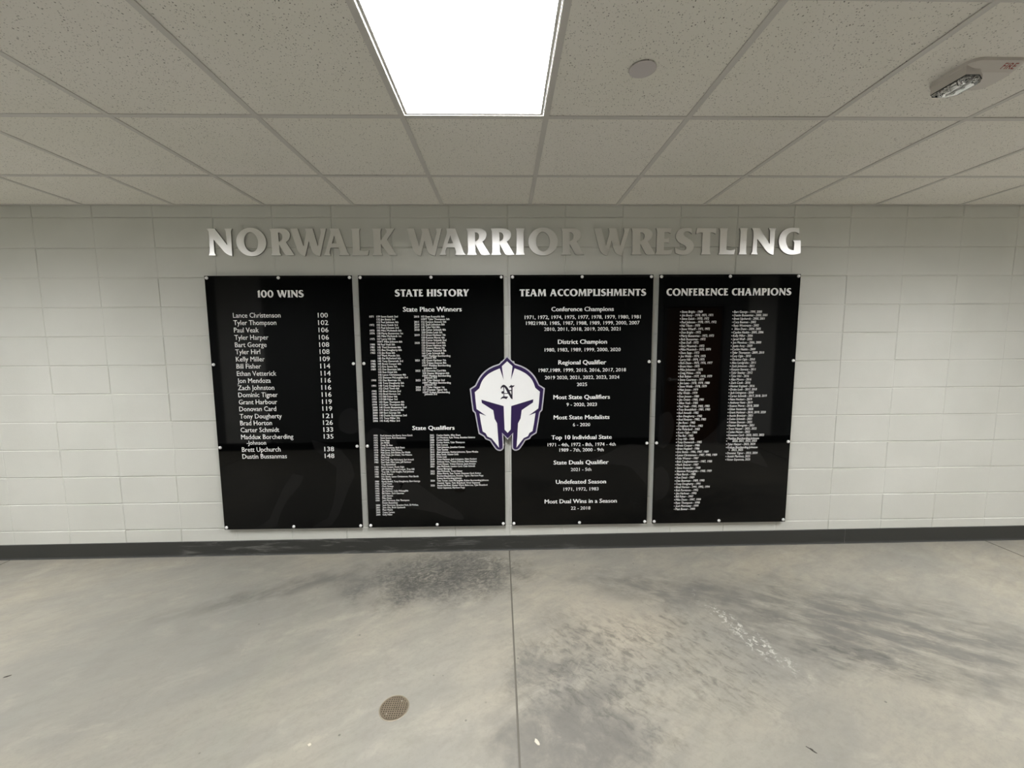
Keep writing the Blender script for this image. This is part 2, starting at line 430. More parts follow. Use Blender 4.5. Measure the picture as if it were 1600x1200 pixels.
for c in range(math.floor((XL-GX)/TILE)+1, math.ceil((XR-GX)/TILE)):
    x = GX+c*TILE
    box(bm, x-hw, x+hw, REAR, -0.0005, H-0.0006, H+0.0022); box(bm, x-0.001, x+0.001, REAR, -0.001, H+0.0022, H+0.035)
for y in GY[1:-1]:
    xs = [XL]+[GX+c*TILE for c in range(math.floor((XL-GX)/TILE)+1, math.ceil((XR-GX)/TILE))]+[XR]
    for a, b, in zip(xs, xs[1:]):
        c = round((a-GX)/TILE) if a > XL else None
        if y == GY[3] and c in LIGHT_COLS: continue
        box(bm, a+hw, b-hw, y-hw, y+hw, H, H+0.0022); box(bm, a+hw, b-hw, y-0.001, y+0.001, H+0.0022, H+0.035)
struct('trim_2', bm, M_grid)
bm = bmesh.new()                                # wall angle
box(bm, XL, XR, -0.022, -0.0005, H-0.001, H+0.0015); box(bm, XL, XR, -0.0025, -0.0005, H-0.001, H+0.03)
box(bm, XL, XR, REAR+0.0005, REAR+0.022, H-0.001, H+0.0015)
struct('trim_3', bm, M_grid)

# recessed LED troffers
def troffer(label, xc, group):
    yc = (LY0+LY1)/2
    tr = thing('ceiling_light', label, 'light', (xc, yc, H), 0, group)
    hx, hy = TILE/2-0.0155, (LY0-LY1)/2-0.0155
    bm = bmesh.new()
    w_ = 0.011
    for x0, x1, y0, y1 in ((-hx, -hx+w_, -hy, hy), (hx-w_, hx, -hy, hy), (-hx+w_, hx-w_, hy-w_, hy), (-hx+w_, hx-w_, -hy, -hy+w_)):
        box(bm, x0, x1, y0, y1, 0.0006, 0.0052)
    box(bm, -hx, hx, -hy, hy, 0.076, 0.08)
    mesh_obj('frame', bm, M_white_metal, tr)
    bm = bmesh.new(); box(bm, -hx-0.001, hx+0.001, -hy-0.001, hy+0.001, 0.0053, 0.009)
    mesh_obj('diffuser', bm, M_light, tr)
    return tr
LL = {-11: 'far left lit white ceiling panel light, outermost on the left of the corridor ceiling',
      -6: 'lit white ceiling panel light over the left end of the metal letter row',
      -1: 'large bright white panel light in the ceiling, above the spartan helmet emblem',
      4: 'lit white ceiling panel light over the right end of the metal letter row',
      9: 'far right lit white ceiling panel light, outermost on the right of the corridor ceiling'}
LL[-1] = 'large bright white panel light in the ceiling, above the purple helmet emblem'
for c in LIGHT_COLS: troffer(LL[c], GX+(c+0.5)*TILE, 'recessed corridor ceiling lights')

# concealed sprinkler cover
sp = thing('sprinkler_cover_plate', 'small round white sprinkler cover disc on the ceiling tile right of the bright light', 'sprinkler cover', (0.494, -1.409, H+0.0035))
bm = bmesh.new(); lathe(bm, [(0, -0.0075), (0.043, -0.0075), (0.0465, -0.006), (0.0465, -0.0045), (0, -0.0045)]); mesh_obj('cover_disc', bm, M_plate, sp)
bm = bmesh.new(); lathe(bm, [(0.0, -0.0045), (0.036, -0.0045), (0.036, 0.0), (0.0, 0.0)]); mesh_obj('recess_cup', bm, M_dark, sp)

# ------------------------------------------------------------------ lettering
F = {
 'N': [[(0,1),(.30,1),(.72,.393),(.704,.88),(.696,.92),(.655,1),(.94,1),(.905,.91),(.897,.86),(.885,-.02),(.80,0,1),(.70,.048,1),(.592,.14,1),(.442,.333),(.231,.593),(.229,.14),(.235,.09),(.278,0),(.004,0),(.05,.09),(.057,.14),(.077,.72),(.06,.89)]],
 'O': [ellipse(.55,.5,.55,.53), ellipse(.545,.5,.255,.37,44,.07)],
 'R': [[(0,1),(.478,1,1),(.625,.965,1),(.73,.868,1),(.755,.75,1),(.72,.632,1),(.66,.55,1),(.596,.5),(.88,.007),(.72,-.006),(.60,0,1),(.535,.035,1),(.45,.176),(.33,.41),(.335,.13),(.342,.09),(.39,0),(.01,0),(.05,.09),(.055,.14),(.044,.88)],[(.32,.846),(.39,.84,1),(.45,.785,1),(.47,.706,1),(.45,.60,1),(.40,.55,1),(.33,.507)]],
 'W': [[(0,1),(.274,1),(.455,.335),(.56,.76),(.572,.86),(.563,.92),(.54,1),(.83,1),(.985,.345),(1.12,.82),(1.125,.88),(1.104,1),(1.326,1),(1.053,-.03),(1.0,-.02),(.893,.015,1),(.793,.11,1),(.727,.27),(.658,.54),(.504,-.03),(.455,-.02),(.36,.02,1),(.26,.125,1),(.193,.274),(.062,.76)]],
 'A': [[(.274,1),(.607,1),(.905,.10),(.985,0),(.57,0),(.617,.08),(.618,.14),(.57,.285),(.274,.285),(.225,.14),(.228,.07),(.255,0),(0,0),(.055,.09),(.289,.81),(.296,.89)],[(.415,.73),(.51,.44),(.32,.44)]],
 'L': [[(0,1),(.335,1),(.305,.91),(.30,.86),(.306,.18),(.43,.155,1),(.53,.165,1),(.645,.195),(.60,0),(-.01,0),(.03,.09),(.035,.14),(.03,.86),(.025,.91)]],
 'K': [[(0,1),(.358,1),(.328,.91),(.323,.86),(.32,.56),(.555,.86),(.55,.93),(.49,1),(.86,1),(.56,.585),(.84,.11),(.92,0),(.625,0),(.32,.42),(.325,.13),(.335,.08),(.37,0),(-.01,0),(.035,.09),(.04,.14),(.035,.86),(.03,.91)]],
 'I': [[(0,1),(.36,1),(.328,.91),(.322,.86),(.322,.14),(.328,.09),(.366,0),(-.006,0),(.034,.09),(.04,.14),(.04,.86),(.034,.91)]],
 'E': [[(0,1),(.555,1),(.53,.80),(.44,.845,1),(.31,.845),(.305,.61),(.40,.612,1),(.475,.64),(.485,.43),(.40,.455,1),(.305,.455),(.305,.17),(.45,.165,1),(.62,.205),(.565,0),(-.01,0),(.03,.11),(.035,.86),(.03,.91)]],
 'S': [[(.60,.985),(.615,.79),(.52,.86,1),(.415,.874,1),(.333,.844,1),(.304,.78,1),(.348,.704,1),(.474,.615,1),(.607,.526,1),(.69,.407,1),(.70,.26,1),(.622,.11,1),(.489,.015,1),(.326,-.012,1),(.163,.007,1),(.03,.06),(0,.274),(.133,.2,1),(.281,.156,1),(.385,.178,1),(.425,.26,1),(.37,.34,1),(.222,.422,1),(.104,.51,1),(.03,.644,1),(.037,.79,1),(.104,.91,1),(.222,.985,1),(.37,1.012,1),(.49,1.007,1)]],
 'T': [[(.03,1),(.74,1),(.72,.785),(.62,.83,1),(.52,.83),(.53,.13),(.537,.08),(.57,0),(.195,0),(.232,.08),(.237,.13),(.24,.83),(.135,.83,1),(0,.785)]],
 'G': [[(.733,1.0),(.746,.785),(.639,.844,1),(.52,.86,1),(.388,.82,1),(.292,.70,1),(.264,.555,1),(.295,.407,1),(.379,.244,1),(.472,.175,1),(.576,.163),(.584,.42),(.575,.47),(.532,.533),(.82,.533),(.843,.044),(.704,.005,1),(.542,-.015,1),(.363,.007,1),(.195,.096,1),(.068,.244,1),(.005,.452,1),(.014,.644,1),(.077,.82,1),(.203,.94,1),(.348,1.0,1),(.51,1.015,1),(.63,1.01,1)]],
 'C': [[(.733,.985),(.746,.76),(.639,.835,1),(.52,.85,1),(.388,.81,1),(.292,.70,1),(.268,.555,1),(.295,.407,1),(.379,.25,1),(.49,.18,1),(.61,.175,1),(.75,.26),(.735,.05),(.60,-.005,1),(.45,-.012,1),(.31,.03,1),(.17,.12,1),(.06,.26,1),(.005,.452,1),(.014,.644,1),(.077,.82,1),(.203,.94,1),(.348,1.0,1),(.51,1.015,1),(.63,1.005,1)]],
 'H': [[(0,1),(.35,1),(.32,.9),(.315,.57),(.585,.57),(.58,.9),(.55,1),(.90,1),(.87,.9),(.87,.1),(.90,0),(.55,0),(.58,.1),(.585,.43),(.315,.43),(.32,.1),(.35,0),(0,0),(.03,.1),(.03,.9)]],
 'M': [[(.10,1),(.38,1),(.58,.42),(.79,1),(1.06,1),(1.12,.1),(1.16,0),(.80,0),(.84,.1),(.80,.64),(.56,0),(.51,0),(.27,.64),(.22,.1),(.26,0),(0,0),(.05,.1)]],
 'P': [[(0,1),(.45,1,1),(.60,.965,1),(.70,.87,1),(.72,.72,1),(.68,.56,1),(.57,.45,1),(.42,.41,1),(.335,.41),(.335,.1),(.38,0),(0,0),(.045,.1),(.045,.9)],[(.32,.85),(.38,.845,1),(.44,.79,1),(.455,.71,1),(.43,.61,1),(.38,.565,1),(.32,.55)]],
 'F': [[(0,1),(.555,1),(.53,.80),(.44,.845,1),(.31,.845),(.31,.60),(.40,.602,1),(.475,.63),(.48,.42),(.40,.445,1),(.31,.445),(.32,.1),(.36,0),(-.01,0),(.03,.1),(.03,.9)]],
 'Y': [[(-.02,1),(.34,1),(.45,.62),(.57,.93),(.55,1),(.82,1),(.50,.44),(.50,.1),(.54,0),(.16,0),(.20,.1),(.20,.42)]],
 '1': [[(0,.80),(.22,1),(.36,1),(.36,.1),(.41,0),(.05,0),(.09,.1),(.09,.80)]],
 '0': [ellipse(.40,.5,.40,.52), ellipse(.40,.5,.155,.36)],
}
GL = {k: [smooth_loop(lp) if len(lp) < 40 else lp for lp in v] for k, v in F.items()}
def ext(ch):
    xs = [p[0] for p in GL[ch][0]]; return min(xs), max(xs)

# the wall title: every metal letter is its own thing
TITLE = [('N',-2.0412,-1.8687),('O',-1.8452,-1.6406),('R',-1.6142,-1.4526),('W',-1.4708,-1.2255),('A',-1.2499,-1.0695),('L',-1.0567,-0.9359),('K',-0.9124,-0.7435),
 ('W',-0.6701,-0.4284),('A',-0.4483,-0.2629),('R',-0.2584,-0.0936),('R',-0.0884,0.0773),('I',0.0828,0.1498),('O',0.1742,0.3812),('R',0.404,0.5664),
 ('W',0.6352,0.8852),('R',0.8978,1.0729),('E',1.0699,1.1941),('S',1.2089,1.3448),('T',1.3559,1.5007),('L',1.5199,1.6409),('I',1.6647,1.7254),('N',1.7527,1.9268),('G',1.9488,2.1117)]
TZ0, TZ1 = 2.1722, 2.3528
LT = ['silver metal letter N, leftmost letter of the wall title','silver metal letter O, right of the leftmost N','dull grey metal letter R in the first title word','dull grey metal letter W in the first title word',
 'dull grey metal letter A in the first title word','dull grey metal letter L in the first title word','dull grey metal letter K ending the first title word',
 'grey metal letter W starting the second title word','half-bright metal letter A in the second title word','bright white-shining metal R, first of the two side by side','bright white-shining metal R, second of the two side by side, beside I',
 'bright metal letter I between R and O in the second title word','metal letter O in the second title word, bright on its left side','dull grey metal letter R ending the second title word',
 'dull grey metal letter W starting the third title word','dull grey metal letter R in the third title word, beside E','dull grey metal letter E in the wall title','dull grey metal letter S in the wall title','dull grey metal letter T in the wall title',
 'grey metal letter L in the third title word','grey metal letter I in the third title word, beside the last N','silver metal letter N in the third title word, beside the last G','bright metal letter G, rightmost letter of the wall title']
for (ch, x0, x1), lab in zip(TITLE, LT):
    a, b = ext(ch); sx_ = (x1-x0)/(b-a); sy_ = TZ1-TZ0
    loops = [[((px-a)*sx_, py*sy_) for px, py in lp] for lp in GL[ch]]
    me = curve_mesh(loops, 0.0115, 0.0006)
    me.transform(WALLROT); me.materials.clear(); me.materials.append(M_metal); me.materials.append(M_edge)
    for p in me.polygons:
        if abs(p.normal.y) < 0.3: p.material_index = 1
    o = bpy.data.objects.new('metal_letter', me); C.objects.link(o)
    o.location = (x0, -0.0078, TZ0)
    tag(o, lab, 'letter', 'brushed metal letters of the wall title')

# ------------------------------------------------------------------ black boards
FRONT = -0.030
TXT_Y = -0.00035                 # lettering sits just proud of the board face
def font_mesh(txt, bold=0.0, shear=0.0):
    cu = bpy.data.curves.new('t', 'FONT'); cu.body = txt; cu.size = 1.0; cu.resolution_u = 2
    cu.offset = bold; cu.shear = shear; cu.fill_mode = 'FRONT'
    ob = bpy.data.objects.new('t', cu); me = bpy.data.meshes.new_from_object(ob)
    bpy.data.objects.remove(ob); bpy.data.curves.remove(cu)
    return me
CAPM = max(v.co.y for v in font_mesh('H').vertices)
class Text:
    """collects printed lines for one part; coordinates are (x, z) on the board face"""
    def __init__(s): s.bm = bmesh.new()
    def line(s, txt, x, z, cap, xs=1.0, x1=None, bold=0.0, shear=0.0):
        me = font_mesh(txt, 0.0, shear)
        xv = [v.co.x for v in me.vertices]; a, b = min(xv)-bold, max(xv)+bold
        k = cap / CAPM
        kx = (x1-x)/(b-a) if x1 is not None else k*xs
        n_ = 3 if bold > 0.018 else 2             # heavier strokes: the outline repeated a hair to the side
        for i in range(n_):
            m2 = me.copy()
            m2.transform(Matrix.Translation((x - a*kx + kx*bold*(2*i/(n_-1)-1), z, 0.00010*i)) @ Matrix.Diagonal((kx, k, 1, 1)))
            s.bm.from_mesh(m2); bpy.data.meshes.remove(m2)
        bpy.data.meshes.remove(me)
    def caps(s, txt, x0, x1, z0, z1):
        sp_, wd_ = 0.07, 0.42
        cur = 0.0; items = []
        for i, ch in enumerate(txt):
            if ch == ' ': cur += wd_; continue
            a, b = ext(ch); items.append((ch, cur-a)); cur += (b-a) + sp_
            if i+1 < len(txt) and (ch+txt[i+1]) in ('TA', 'AT', 'RY', 'LI', 'EA'): cur -= 0.08
        tot = cur - sp_; kx = (x1-x0)/tot; ky = z1-z0
        for ch, ox in items:
            me = curve_mesh([[(x0+(px+ox)*kx, z0+py*ky) for px, py in lp] for lp in GL[ch]], 0)
            s.bm.from_mesh(me); bpy.data.meshes.remove(me)
    def build(s, name, root, dx, dz, m=None):
        s.bm.transform(Matrix.Translation((0, TXT_Y, 0)) @ WALLROT @ Matrix.Translation((-dx, -dz, 0)))
        return mesh_obj(name, s.bm, m or M_print, root)

PX = [(-2.070, -1.058), (-1.015, -0.002), (0.046, 1.058), (1.099, 2.111)]
PZ0, PZ1 = 0.202, 2.032
PT = 0.006
ghosts = {
 0: [[(-1.86,.21),(-1.80,.235),(-1.745,.27),(-1.70,.36),(-1.62,.52),(-1.55,.62),(-1.47,.60),(-1.50,.53),(-1.60,.42),(-1.66,.31),(-1.69,.215)],
     [(-1.43,.21),(-1.37,.25),(-1.31,.28),(-1.27,.38),(-1.24,.52),(-1.23,.66),(-1.30,.72),(-1.38,.80),(-1.40,.87),(-1.30,.84),(-1.20,.80),(-1.12,.70),(-1.10,.60),(-1.15,.50),(-1.19,.40),(-1.23,.30),(-1.29,.22)],
     [(-1.20,.96,1),(-1.18,1.06,1),(-1.11,1.10,1),(-1.062,1.06,1),(-1.062,.93),(-1.10,.91,1),(-1.16,.92,1)]],
 1: [[(-1.012,.90),(-.95,.95,1),(-.87,.93,1),(-.80,.86,1),(-.75,.76,1),(-.73,.66,1),(-.74,.56,1),(-.80,.44,1),(-.90,.36),(-1.01,.34)],
     [(-.78,.53),(-.70,.56,1),(-.60,.50,1),(-.50,.42,1),(-.42,.37,1),(-.35,.32,1),(-.31,.27,1),(-.33,.25,1),(-.42,.27,1),(-.52,.31,1),(-.62,.33,1),(-.74,.36)]],
 2: [[(.50,.72),(.62,.70,1),(.74,.74,1),(.86,.80,1),(.97,.81,1),(1.05,.78),(1.05,.50),(.98,.58,1),(.92,.64,1),(.80,.66,1),(.64,.66,1)]],
 3: [[(1.13,1.02),(1.20,1.05,1),(1.24,.96,1),(1.22,.84,1),(1.17,.78,1),(1.12,.80)],
     [(1.37,.80),(1.46,.84,1),(1.55,.92,1),(1.64,1.02,1),(1.70,1.08),(1.76,.98,1),(1.82,.84,1),(1.90,.72,1),(1.96,.62),(1.78,.68,1),(1.60,.72,1),(1.45,.74,1)],
     [(1.11,.62),(1.16,.64,1),(1.21,.58,1),(1.22,.48,1),(1.18,.40,1),(1.11,.38)]],
}
def board(i, label):
    x0, x1 = PX[i]; cx = (x0+x1)/2
    r = thing('recognition_board', label, 'wall sign', (cx, FRONT, PZ0), 0, 'black recognition boards')
    bm = bmesh.new(); hw_ = (x1-x0)/2
    box(bm, -hw_, hw_, 0, PT, 0, PZ1-PZ0)
    bmesh.ops.bevel(bm, geom=bm.edges[:], offset=0.0008, segments=1, affect='EDGES')
    mesh_obj('panel', bm, M_board, r)
    for lp in ghosts[i]:
        l2 = [tuple((p[0]-cx, p[1]-PZ0)) + tuple(p[2:]) for p in lp]
        me = curve_mesh([smooth_loop(l2)], 0)
        me.transform(Matrix.Translation((0, -0.00012, 0)) @ WALLROT); me.materials.clear(); me.materials.append(M_ghost)
        g_ = link(bpy.data.objects.new('faint_figure_print', me), r); g_['label'] = 'faint dark grey figure print'
    ix = 0.0155
    first = None
    for x in (x0+ix, cx, x1-ix):
        for z in (0.2185, 0.819, 1.418, 2.0175):
            if x == cx and 0.5 < z < 1.9: continue
            if i == 1 and x > cx and 0.75 < z < 1.45: pass
            if first is None:
                bm = bmesh.new()
                R = Matrix.Rotation(math.pi/2, 4, 'X')
                lathe(bm, [(0, 0.0075), (0.005, 0.0072), (0.0085, 0.006), (0.0105, 0.0035), (0.0112, 0.0008), (0.0112, 0.0)], R, 20)
                lathe(bm, [(0.0085, -PT), (0.0085, -0.0285), (0, -0.0285)], R, 14)
                first = mesh_obj('standoff_bolt', bm, M_cap, r, True); o = first
            else:
                o = first.copy(); C.objects.link(o); o.parent = r
            o.location = (x-cx, -0.0002, z-PZ0)
    return r, cx

# board 1 ------------------------------------------------------------
r, cx = board(0, 'black glossy board headed 100 WINS, a list of names beside win counts')
T = Text(); T.caps('100 WINS', -1.716, -1.3955, 1.8834, 1.9324); T.build('heading', r, cx, PZ0)
names = [('Lance Christenson','100'),('Tyler Thompson','102'),('Paul Veak','106'),('Tyler Harper','106'),('Bart George','108'),('Tyler Hirl','108'),('Kelly Miller','109'),('Bill Fisher','114'),('Ethan Vetterick','114'),('Jon Mendoza','116'),('Zach Johnston','116'),('Dominic Tigner','116'),('Grant Harbour','119'),('Donovan Card','119'),('Tony Dougherty','121'),('Brad Horton','126'),('Carter Schmidt','133'),('Maddux Borcherding','135'),('-Johnson',''),('Brett Upchurch','138'),('Dustin Bussanmas','148')]
zs1 = [1.7446,1.6936,1.6425,1.5912,1.5396,1.4902,1.4388,1.3885,1.3367,1.2861,1.2353,1.1843,1.1327,1.0828,1.0299,0.9805,0.93,0.8789,0.8375,0.786,0.7354]
for k, ((a, b), z) in enumerate(zip(names, zs1)):
    T = Text()
    if k == 18: continue
    T.line(a, -1.8936-0.0076*k/20, z, 0.0335, 0.90, bold=0.010)
    if k == 17: T.line(names[18][0], -1.863, zs1[18], 0.030, 0.90, bold=0.010)
    T.build('name_entry', r, cx, PZ0)
    U = Text(); U.line(b, -1.3060-0.0044*k/20, z-0.002, 0.0330, x1=-1.2361-0.0044*k/20, bold=0.010)
    U.build('win_count', r, cx, PZ0)

# board 2 ------------------------------------------------------------
r, cx = board(1, 'black glossy board headed STATE HISTORY, left of the helmet emblem')
T = Text(); T.caps('STATE HISTORY', -0.7635, -0.2442, 1.8863, 1.9347); T.build('heading', r, cx, PZ0)
T = Text(); T.line('State Place Winners', -0.7107, 1.7811, 0.0325, x1=-0.2974, bold=0.026); T.build('subheading', r, cx, PZ0)
T = Text(); T.line('State Qualifiers', -0.6708, 0.9338, 0.0300, x1=-0.365, bold=0.026); T.build('subheading', r, cx, PZ0)
A = """1971|159 Steve Essick 2nd;|132 Jim Beery 3rd;|115 Paul Johnson 4th;1972|155 Steve Essick 3rd;|115 Paul Johnson 3rd;1973|185 Mike McAninch 6th;1974|138 Marty Bussanmas 1st;|185 Mike McAninch 1st;1975|167 Larry Hill 5th;|HWT Mike Johnson 6th;1980|98 Paul Veak 5th;1981|145 Thad Emmons 4th;1982|155 Ben Dougherty 6th;1983|132 Jim Rose 6th;|167 Mark Mundie 5th;|185 Pat McFarland 6th;1985|145 Tony Demerath 3rd;1986|105 Brent Cooper 6th;1987|112 Eric Stotts 5th;1989|125 Dan Beerman 5th;|135 Ron Detal 5th;|145 Lance Christenson 4th;|152 Shannon McLaughlin 3rd;1990|125 Dan Beerman 1st;|145 Tony Dougherty 5th;1991|140 Tony Dougherty 1st;|152 Chad Timm 6th;1992|145 Brad Horton 2nd;1993|152 Brad Horton 1st;1996|112 Bill Fisher 4th;1997|119 Bill Fisher 3rd;1998|103 Ryan Thompson 4th;1999|112 Ryan Thompson 8th;2000|140 Dustin Bussanmas 2nd;2000|171 Brett Upchurch 8th;2000|189 Bart George 5th;2001|140 Dustin Bussanmas 2nd;2006|171 Tony Miller 7th;2006|145 Kelly Miller 3rd"""
B = """2010|103 Evan Reynolds 8th;|HWT Tyler Thompson 5th;2011|152 Kenyon Stevens 5th;2014|132 Zach Johnston 8th;2017|145 Tyler Hirl 8th;2018|138 Carter Schmidt 4th;|220 Drake Leek 5th;2019|113 Grant Harbour 7th;|120 Keaton Moret 4th;|152 Carter Schmidt 2nd;2020|120 Donovan Card 8th;|126 Grant Harbour 6th;|132 Keaton Moret 7th;|152 Ethan Vetterick 5th;|160 Cade Schmidt 8th;|HWT Maddux Borcherding;-|Johnson 4th;2021|132 Grant Harbour 7th;|170 Tristan Duncan 8th;|HWT Maddux Borcherding;=|Johnson 3rd;2022|132 Donovan Card 8th;|220 Hunter Blomgren 6th;|HWT Maddux Borcherding;-|Johnson 3rd;2023|195 Tyler Harper 2nd;|HWT Maddux Borcherding;-|Johnson 1st;2024|215 Tyler Harper 1st;2025|157 Dominic Tigner 5th;|HWT Kolton Borcherding;-|Johnson 3rd"""
Q = """1970|Paul Johnson, Jim Beery, Steve Essick;1972|Steve Essick, Rick Bussanmas;1973|Dave Sapp;1975|Jim Webb;1976|Craig Mc Kee;1977|Steve Courtney, Rich Dunn;1978|Matt Jones, Mark Moore;1979|Matt Jones, Bob Buban, Pat Webb;1980|Allen Veak, Jim Oviatt, Tim Pekema;1981|Paul Veak;1982|Paul Veak, Pat McFarland, Earl Arnold;1983|Paul Veak, Mike Lane, Jeff Harbour;|Troy Brandsfield;1984|Brent Cooper, Kevin Ogle;1985|Jeff Harbour, Brent Cooper, Trey Hill;1986|Trey Hill, Todd Vaughn, Paul Johnson;1987|Mark Shearer;1988|Eric Stotts, Lance Christenson, Matt Burch;|Matt Burch;1989|Randy Radell, Tony Dougherty, Bart George;1990|Chad Timm;1991|Chris Strange;1992|Jim Harbour;1993|Jim Harbour, Luke McLaughlin;1994|Bill Fisher, Zach Gassman;1995|Josh Hansen;1996|Mike Dunn;1999|Josh Morrissey, Eric Thompson;|Dustin Bussanmas;2000|Josh Morrissey, Brandon Peck, Eli McKee,;2001|John Ohs, Brett Upchurch;2002|Matt Welch;2003|Casey Carson;2004|Kelly Miller"""
V = """2005|Cayden Haskin, Allen Dunn;2007|Jon Mendoza, Kyle Thorp, Brandon Scheirer;2008|Corbin Haskin;2009|Corbin Haskin, Tyler Thompson;2010|Kyle Cooney;2011|Zach Johnston, Jonathan Carnes;2012|Tyler Stanley;2013|Zach Johnston, Nathan Johnston, Tyson Mireles;2014|Riley Smith, Hunter Soltz;2017|Drake Leek;2018|Grant Harbour, Jack Livingston, Nate Heckart;2019|Anthony Hunt, Tristan Duncan, Nate Heckart;2020|Trent Harper, Tristan Duncan, Jason Kritzler;2021|Jake McKenzie, Landon Card, Cade Schmidt;|Hunter Blomgren;2022|Jake McKenzie, Trent Harper;2023|Aiden Morris, Tate Turner, Donovan Card, Kolten;|Borcherding-Johnson, Dominic Tigner, Harrison Popp;|Kolton Borcherding-Johnson;2024|Tate Turner, Liam McLaughlin, Kolten Borcherding-Johnson;|Dominic Tigner, Tyler Brantlund, Victor Espenoza;2025|Assiah Martinez, Hunter Ward, Blake Lee, Tyler Bramford;|Victor Espenoza, Harrison Popp"""
def dated(src, xa, xb, z0, z1, cap, xs, drift, r, cx, bold=0.016):
    rows = [q.split('|') for q in src.split(';')]
    steps = [0.0]
    for y_, _ in rows[1:]: steps.append(steps[-1] + (0.72 if y_ == '-' else 1.0))
    dz = (z1-z0)/steps[-1]
    T = Text(); U = Text()
    for (y_, n_), s_ in zip(rows, steps):
        z = z0 + dz*s_; d = drift*s_/steps[-1]
        if y_ and y_ not in '-=': T.line(y_, xa+d, z, cap, xs, bold=bold)
        ind = 0.011 if y_ and y_ in '-=' else 0.0
        U.line(n_, xb+d+ind, z, cap, xs, bold=bold)
    T.build('year_list', r, cx, PZ0); U.build('name_list', r, cx, PZ0)
dated(A, -0.9468, -0.8967, 1.7411, 0.9970, 0.0136, 0.91, -0.005, r, cx)
dated(B, -0.6344, -0.5841, 1.7396, 1.1885, 0.0136, 0.91, -0.003, r, cx)
dated(Q, -0.9505, -0.9026, 0.8897, 0.2942, 0.0128, 0.83, -0.0055, r, cx)
dated(V, -0.5453, -0.4972, 0.8878, 0.4940, 0.0128, 0.83, -0.0045, r, cx)

# board 3 ------------------------------------------------------------
r, cx = board(2, 'black glossy board headed TEAM ACCOMPLISHMENTS, right of the helmet emblem')
T = Text(); T.caps('TEAM ACCOMPLISHMENTS', 0.1101, 1.0079, 1.8846, 1.9329); T.build('heading', r, cx, PZ0)
P3 = [('Conference Champions',1,0.3351,0.7801,1.7788),('1971, 1972, 1974, 1975, 1977, 1978, 1979, 1980, 1981',0,0.1466,0.9732,1.7254),('19821983, 1985, 1987, 1988, 1989, 1999, 2000, 2007',0,0.1561,0.9665,1.6839),('2010, 2011, 2018, 2019, 2020, 2021',0,0.2840,0.8301,1.6415),
 ('District Champion',1,0.3831,0.7358,1.5484),('1980, 1983, 1989, 1999, 2000, 2020',0,0.2884,0.8346,1.4946),('Regional Qualifier',1,0.3866,0.7323,1.4015),('1987,1989, 1999, 2015, 2016, 2017, 2018',0,0.2463,0.8771,1.3485),('2019 2020, 2021, 2022, 2023, 2024',0,0.2897,0.8294,1.2958),('2025',0,0.5223,0.5961,1.2447),
 ('Most State Qualifiers',1,0.3522,0.7642,1.1500),('9 - 2020, 2023',0,0.4478,0.6698,1.0984),('Most State Medalists',1,0.3542,0.7641,1.0018),('6 - 2020',0,0.4953,0.6228,0.9497),('Top 10 Individual State',1,0.3384,0.7824,0.8535),('1971 - 4th, 1972 - 8th, 1974 - 4th',0,0.3114,0.8122,0.8019),('1989 - 7th, 2000 - 9th',0,0.3981,0.7245,0.7615),
 ('State Duals Qualifier',1,0.3556,0.7631,0.6651),('2021 - 5th',0,0.4836,0.6353,0.6138),('Undefeated Season',1,0.3729,0.7467,0.5179),('1971, 1972, 1983',0,0.4306,0.6918,0.4650),('Most Dual Wins in a Season',1,0.2902,0.8298,0.3691),('22 - 2018',0,0.4866,0.6326,0.3182)]
for txt, b, xa, xb, z in P3:
    T = Text(); T.line(txt, xa, z, 0.0305 if b else 0.0245, x1=xb, bold=0.026 if b else 0.012)
    T.build('subheading' if b else 'record_line', r, cx, PZ0)

# board 4 ------------------------------------------------------------
r, cx = board(3, 'black glossy board headed CONFERENCE CHAMPIONS, rightmost, with two bulleted name columns')
T = Text(); T.caps('CONFERENCE CHAMPIONS', 1.1532, 2.0504, 1.8842, 1.9340); T.build('heading', r, cx, PZ0)
CA = """Steve Bright - 1969;Jim Beery - 1970, 1971, 1971;Steve Essick - 1970, 1972;Paul Johnson - 1970, 1971, 1972;Hal Tilson - 1970;Steve Wharff - 1971, 1972;Don Bright - 1972;Marty Bussanmas - 1972, 1973;Rick Bussanmas - 1972;Don Duff - 1972;Gary Mcaninch - 1972;Mike Mcaninch - 1973, 1974;Dave Sapp - 1973;Jim Webb - 1974, 1975;Larry Hill - 1974, 1975;Rich Dunn - 1975, 1976, 1977;Brent Hess - 1975;Mike Johnston - 1975;Craig Mckee - 1976;Bob Buban - 1977, 1978, 1979;Steve Courtney - 1977;Jim Lane - 1978, 1979, 1980;Steve Webb - 1978, 1979;Matt Jones - 1979;Pat Webb - 1979;Evan Jensen - 1980;Jim Oviatt - 1980, 1981;Allen Veak - 1980;Paul Veak - 1980, 1982, 1983;Troy Brandsfield - 1981, 1983;Karl Arnold - 1982;Ben Dougherty - 1982;Brad Runyon - 1982, 1983;Jim Rose - 1983;Creighton Prosa - 1983;Pat Mcfarland - 1983;Kevin Ogle - 1984;Thu Bui - 1985;Trey Hill - 1985;Tony Demerath - 1985;Brent Cooper - 1986;Brian Hegland - 1986;Eric Stotts - 1986, 1987, 1989;Lance Christenson - 1987, 1988, 1989;Felix Weaver - 1987;Bob Coughennower - 1987, 1988;Mark Shearer - 1987;Steve Rosander - 1988;Shannon McLaughlin - 1988, 1989;Matt Burch - 1988;Ron Detal - 1989;Dan Beerman - 1989, 1990;Tony Dougherty - 1991;Brad Horton - 1991, 1992, 1994;Bob Purviance - 1992;Jim Harbour - 1993;Bill Fisher - 1997;Mike Dunn - 1997, 1999;Ryan Thompson - 1998;Josh Morrissey - 1999;Matt Bower - 1999"""
